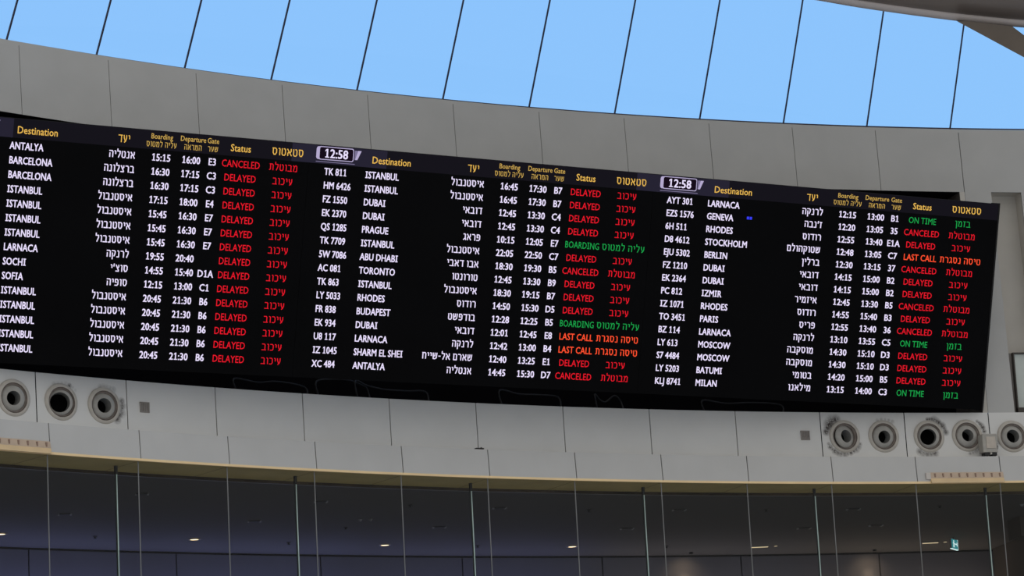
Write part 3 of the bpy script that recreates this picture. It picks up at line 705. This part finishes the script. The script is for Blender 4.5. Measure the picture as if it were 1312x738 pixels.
# ------------------------------------------------------------------ beige box on the ledge, small bracket, strips of painted warm light
p = at_cyl(1268.5, 584, 29.80); ph, r, z = phir(p); n = slope_normal(ph); tx = Vector((math.cos(ph), -math.sin(ph), 0)); tz = Vector((0, 0, 1))
zl = N_[1] + (29.83 - N_[0])/(M_[0]+.05 - N_[0])*(M_[1]-N_[1])
base = cyl(ph, 29.83, zl + .004)
t = thing('junction_box', 'beige box standing on the ledge between the two rightmost air nozzles', 'box', base)
bx = lambda c, a, b, d, m, nm, bev=.004: (lambda q: (q.box(base + tx*c[0] + n*c[1] + tz*c[2], tx*a, n*b, tz*d, m), q.build(nm, t, bevel=bev))[1])(MB())
bx((0, -.01, .172), .108, .075, .125, 'beige_box', 'housing', .008)
bx((.012, .068, .180), .068, .006, .080, 'beige_panel', 'front_panel')
bx((0, .0, .292), .098, .070, .010, 'beige_box', 'lid')
for a in (-.055, .055): bx((a, .01, .022), .034, .06, .022, 'fixture_dark', 'foot')
bx((-.0, .03, .030), .014, .05, .014, 'beige_box', 'cable_gland')
mb = MB(); q0 = base + tx*.110 + n*.0 + tz*.19
mb.tube([q0, q0 + tx*.02 - tz*.01, q0 + tx*.026 - tz*.05, q0 + tx*.018 - tz*.09, q0 - tx*.004 - tz*.10], .010, 'fixture_dark', 8); mb.build('cable_loop', t, smooth=True)
p = at_cyl(614.5, 575, 29.75); ph, r, z = phir(p); tx = Vector((math.cos(ph), -math.sin(ph), 0)); n = slope_normal(ph)
zl2 = N_[1] + (29.76 - N_[0])/(M_[0]+.05 - N_[0])*(M_[1]-N_[1])
base2 = cyl(ph, 29.76, zl2)
t2 = thing('bracket', 'small dark metal bracket lying on the ledge below the middle of the board', 'bracket', base2)
mb = MB(); mb.box(base2 + tz*.010, tx*.055, n*.03, tz*.008, 'dark_metal'); mb.build('plate', t2, bevel=.003)
mb = MB(); mb.tube([base2 + tx*.03 + tz*.018, base2 + tx*.03 + tz*.03], .010, 'dark_metal', 8); mb.build('bolt', t2)
for k, lab in ((-1, 'bar of warm light built as a tan strip on the lower fascia, at the far left under the nozzles'), (10, 'bar of warm light built as a tan strip on the lower fascia, under the right nozzles')):
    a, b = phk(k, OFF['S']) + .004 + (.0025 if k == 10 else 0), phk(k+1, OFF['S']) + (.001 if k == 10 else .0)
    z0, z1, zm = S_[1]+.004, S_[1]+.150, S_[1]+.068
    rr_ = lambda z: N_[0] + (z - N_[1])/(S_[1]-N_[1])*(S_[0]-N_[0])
    t = thing('warm_light_bar', lab, 'strip', cyl((a+b)/2, rr_(z0)-.01, z0), 'bars of warm light on the fascia')  # projected bar of warm light, modelled as a tan strip with ticks
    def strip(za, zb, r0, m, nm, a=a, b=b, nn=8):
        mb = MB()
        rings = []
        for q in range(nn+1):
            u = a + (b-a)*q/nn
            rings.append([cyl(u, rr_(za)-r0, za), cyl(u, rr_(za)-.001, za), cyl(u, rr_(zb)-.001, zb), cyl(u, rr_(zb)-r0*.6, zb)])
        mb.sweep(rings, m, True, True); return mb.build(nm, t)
    strip(z0, zm, .034, 'warm_light_pale', 'lower_light'); up = strip(zm, z1, .022, 'tan', 'upper_light')
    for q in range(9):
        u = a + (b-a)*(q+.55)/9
        mb = MB(); zc = (zm+z1)/2; mb.box(cyl(u, rr_(zc)-.020, zc), Vector((math.cos(u), -math.sin(u), 0))*.010, slope_normal(u)*.006, tz*.026, 'warm_light_tick'); mb.build('slot', up)
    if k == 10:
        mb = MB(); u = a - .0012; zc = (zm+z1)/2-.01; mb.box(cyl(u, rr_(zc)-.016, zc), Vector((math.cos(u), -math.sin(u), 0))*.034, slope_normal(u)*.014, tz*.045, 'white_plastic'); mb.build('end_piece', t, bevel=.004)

# pale pane in the foot of the niche
mb = MB(); a, b = math.radians(-14.33), math.radians(-13.70); r0 = 30.0 + ND - .10
def slab(mb, p0, p1, r0, r1, z0, z1, m):
    mb.hexa([cyl(p0, r0, z0), cyl(p1, r0, z0), cyl(p1, r1, z0), cyl(p0, r1, z0), cyl(p0, r0, z1), cyl(p1, r0, z1), cyl(p1, r1, z1), cyl(p0, r1, z1)], m)
slab(mb, a, b, r0+.03, r0+.06, L_[1]+.085, L_[1]+.84, 'pane_white')
wn3 = struct(mb.build('window_3'))
mb = MB(); slab(mb, a-.0006, a, r0-.01, r0+.09, L_[1]+.002, L_[1]+.86, 'frame_dark'); slab(mb, a, b, r0-.01, r0+.09, L_[1]+.84, L_[1]+.86, 'frame_dark'); slab(mb, a-.0006, b, r0-.03, r0+.09, L_[1]+.002, L_[1]+.085, 'frame_dark'); slab(mb, NP0+.0002, a-.0006, r0+.05, r0+.09, L_[1]+.002, L_[1]+.86, 'niche_side_shade')  # brown slab at left holds the niche side's shade in its colour
mb.build('frame', wn3)

# ------------------------------------------------------------------ gallery ceiling fittings
def down(x, y, lab):
    P = at_z(x, y, ZC - .002); t = thing('downlight', lab, 'downlight', P, 'lit downlights in the gallery ceiling')
    mb = MB(); mb.lathe(P, (0, 0.0001, -1), [(.090, -.0), (.090, .012), (.072, .016), (.066, .008)], 'fixture_pale', 24); mb.build('trim_ring', t, smooth=True)
    mb = MB(); mb.disc(P - Vector((0, 0, .008)), (0, 0.0001, -1), .066, 'lamp_glow'); mb.build('lens', t)
    l = bpy.data.lights.new('downlight_beam', 'SPOT'); l.energy = 14; l.color = (1, .78, .5); l.spot_size = 1.9; l.spot_blend = .8; l.shadow_soft_size = .05
    o = bpy.data.objects.new('downlight_beam', l); COL.objects.link(o); o.parent = t; o.location = (0, 0, -.03)
for x, y, lab in ((1, 683.5, 'lit round downlight at the far left edge of the gallery ceiling'), (249, 690.5, 'lit round downlight between the first and second glass fin from left'),
                  (493, 697.7, 'lit round downlight between the second and third glass fin from left'), (733, 699.7, 'lit round downlight between the third and fourth glass fin from left')): down(x, y, lab)
for x0, x1, y, lab in ((962, 984, 700.5, 'lit linear lamp on the gallery ceiling between fourth and fifth glass fin'), (1182, 1202, 695.2, 'lit linear lamp on the gallery ceiling left of the exit sign')):
    A, B = at_z(x0, y + .5, ZC - .012), at_z(x1, y - .5, ZC - .012); C = (A+B)/2; ex = (B-A)/2; ey = Vector((0, 0, 1)).cross(ex).normalized()
    t = thing('linear_lamp', lab, 'lamp', C + Vector((0, 0, .012)), 'linear lamps in the gallery')
    mb = MB(); mb.box(C + Vector((0, 0, .004)), ex*1.06, ey*.032, Vector((0, 0, .008)), 'fixture_pale'); mb.build('housing', t)
    mb = MB(); mb.box(C - Vector((0, 0, .008)), ex, ey*.022, Vector((0, 0, .004)), 'lamp_glow_soft'); mb.build('diffuser', t)
    mb = MB(); mb.disc(B + ex*.9 - Vector((0, 0, .004)), (0, .0001, -1), .03, 'lamp_glow_soft', 12); mb.build('indicator', t)
# wall washers near the back wall, lighting it in two warm pools
for x, y, lab in ((886, 716, 'small wall washer over the left warm pool on the gallery back wall'), (1121, 709.5, 'small wall washer over the right warm pool on the gallery back wall')):
    p = at_cyl(x, y, 36.45); ph, r, z = phir(p); P = cyl(ph, 36.45, ZC - .002)
    t = thing('wall_washer', lab, 'lamp', P, 'wall washers in the gallery')
    mb = MB(); mb.tube([P, P - Vector((0, 0, .03))], .03, 'fixture_dark', 12); mb.build('housing', t)
    for en_, sz in ((10, .62), (5, 2.0)):
        l = bpy.data.lights.new('washer_beam', 'SPOT'); l.energy = en_; l.color = (1, .72, .42); l.spot_size = sz; l.spot_blend = 1; l.shadow_soft_size = .04
        o = bpy.data.objects.new('washer_beam', l); COL.objects.link(o); o.parent = t; o.location = (0, 0, -.06)
        d = (cyl(ph, R_BW, ZC - .40) - (P - Vector((0, 0, .06)))).normalized(); o.rotation_euler = d.to_track_quat('-Z', 'Y').to_euler()
# slot diffusers: dark slot with pale ends
SLOT = [(83, 658.5, 'under the leftmost glass joint'), (182, 632.5, 'high beside the first glass fin'), (326, 667.5, 'left of the second glass fin'), (411, 642.5, 'right of the second glass fin'),
        (563, 675, 'left of the third glass fin'), (640, 650.5, 'right of the third glass fin'), (803, 677, 'left of the fourth glass fin'), (870, 653, 'right of the fourth glass fin'),
        (1030, 676.5, 'left of the fifth glass fin'), (1093, 652, 'right of the fifth glass fin'), (1122, 673, 'two fifths along from fifth to sixth glass fin')]
for x, y, lab in SLOT:
    A, B = at_z(x - 7, y + .2, ZC - .002), at_z(x + 7, y - .2, ZC - .002); C = (A+B)/2; ex = (B-A)/2; ey = Vector((0, 0, 1)).cross(ex).normalized()
    t = thing('slot_diffuser', 'dark slot diffuser in the gallery ceiling ' + lab, 'air diffuser', C, 'slot diffusers in the gallery ceiling')
    mb = MB(); mb.box(C - Vector((0, 0, .006)), ex, ey*.055, Vector((0, 0, .006)), 'fixture_dark'); mb.build('slot', t)
    for e, m in ((-1.12, .6), (1.1, 1)): mb = MB(); mb.box(C + ex*e - Vector((0, 0, .008)), ex*.16, ey*.05*m, Vector((0, 0, .008)), 'fixture_pale'); mb.build('end_cap', t)
SPR = [(122, 687, 'left of the first glass fin'), (370, 695, 'left of the second glass fin'), (443, 675.5, 'right of the second glass fin'), (526, 647, 'halfway from second to third glass fin'),
       (612, 699, 'right beside the third glass fin'), (755, 653, 'left of the fourth glass fin'), (982, 653, 'left of the fifth glass fin'), (1204, 648, 'left of the sixth glass fin'), (854, 699.5, 'right beside the fourth glass fin')]
for x, y, lab in SPR:
    P = at_z(x, y, ZC - .002); t = thing('sprinkler', 'tiny dark sprinkler head in the gallery ceiling ' + lab, 'sprinkler', P, 'sprinkler heads in the gallery ceiling')
    mb = MB(); mb.lathe(P, (0, .0001, -1), [(.035, 0), (.035, .006), (.014, .010), (.012, .03)], 'fixture_dark', 12); mb.build('rose', t)
    mb = MB(); mb.lathe(P, (0, .0001, -1), [(.0, .034), (.026, .034), (.026, .030), (0, .03)], 'fixture_dark', 12); mb.build('deflector', t)
for x, y, lab in ((461.5, 665.5, 'pale round smoke detector in the gallery ceiling, left of a pair'), (474.5, 665, 'pale round smoke detector in the gallery ceiling, right of a pair'), (1309, 646, 'pale round smoke detector in the gallery ceiling at far right')):
    P = at_z(x, y, ZC - .002); t = thing('smoke_detector', lab, 'smoke detector', P, 'smoke detectors in the gallery ceiling')
    mb = MB(); mb.lathe(P, (0, .0001, -1), [(.03, 0), (.03, .010), (.022, .016)], 'fixture_pale', 14); mb.build('base', t)
    mb = MB(); mb.lathe(P, (0, .0001, -1), [(.022, .016), (.016, .028), (0, .030)], 'fixture_pale', 14); mb.build('head', t)
# exit sign hanging from the gallery ceiling
P = at_z(1221.5, 688.5, ZC); t = thing('exit_sign', 'small lit teal exit sign hanging from the gallery ceiling at right', 'exit sign', P)
v = Vector((ray(1222, 697).x, ray(1222, 697).y, 0)).normalized(); perp = Vector((v.y, -v.x, 0))
ex = (v * .95 + perp * .31).normalized(); en = Vector((ex.y, -ex.x, 0)); en = -en if en.dot(v) > 0 else en
C = P - Vector((0, 0, .105))
mb = MB(); mb.box(C, ex*.15, en*.012, tz*.075, 'fixture_pale'); mb.build('housing', t)
mb = MB(); mb.box(C + en*.0125, ex*.145, en*.002, tz*.070, 'sign_teal'); fc = mb.build('face', t)
mb = MB()
def sq(a, b, w, h): mb.box(C + en*.016 + ex*a + tz*b, ex*w, en*.001, tz*h, 'sign_white')
sq(-.045, .042, .016, .012); sq(-.05, .008, .016, .024); sq(-.075, .012, .016, .006); sq(-.02, .004, .018, .006); sq(-.068, -.035, .010, .020); sq(-.035, -.030, .010, .022); sq(.06, .0, .05, .008); sq(.10, .012, .012, .016); sq(.10, -.012, .012, .016)
mb.build('pictogram', fc)
mb = MB(); mb.box(C + ex*.153, ex*.006, en*.014, tz*.078, 'sign_white'); mb.box(C - tz*.079, ex*.155, en*.014, tz*.005, 'sign_white'); mb.build('light_edge', t)
mb = MB(); mb.tube([P, C + tz*.07], .008, 'fixture_dark', 8); mb.build('hanger', t)

# ------------------------------------------------------------------ unseen fill lights added low by the back wall to tint the gallery
for k in range(6):                               # cool fill on the left, warm on the right
    ph = math.radians(-41 + 5.6 * k); c = cyl(ph, 36.55, ZG + 2.5); tx = Vector((math.cos(ph), -math.sin(ph), 0))
    l = bpy.data.lights.new('gallery_fill', 'AREA'); l.shape = 'RECTANGLE'; l.size = 3.4; l.size_y = .12; l.energy = (13, 13, 13, 11, 8, 8)[k]; l.color = ((0.42, 0.46, 1.0), (0.42, 0.46, 1.0), (0.42, 0.46, 1.0), (0.48, 0.5, 1.0), (0.85, 0.75, 0.8), (1.0, 0.8, 0.66))[k]
    o = bpy.data.objects.new('gallery_fill', l); COL.objects.link(o); o.location = c
    zax = Vector((0, 0, -1)); o.matrix_world = Matrix.Translation(c) @ Matrix((tx, tx.cross(zax) * -1, zax)).transposed().to_4x4()
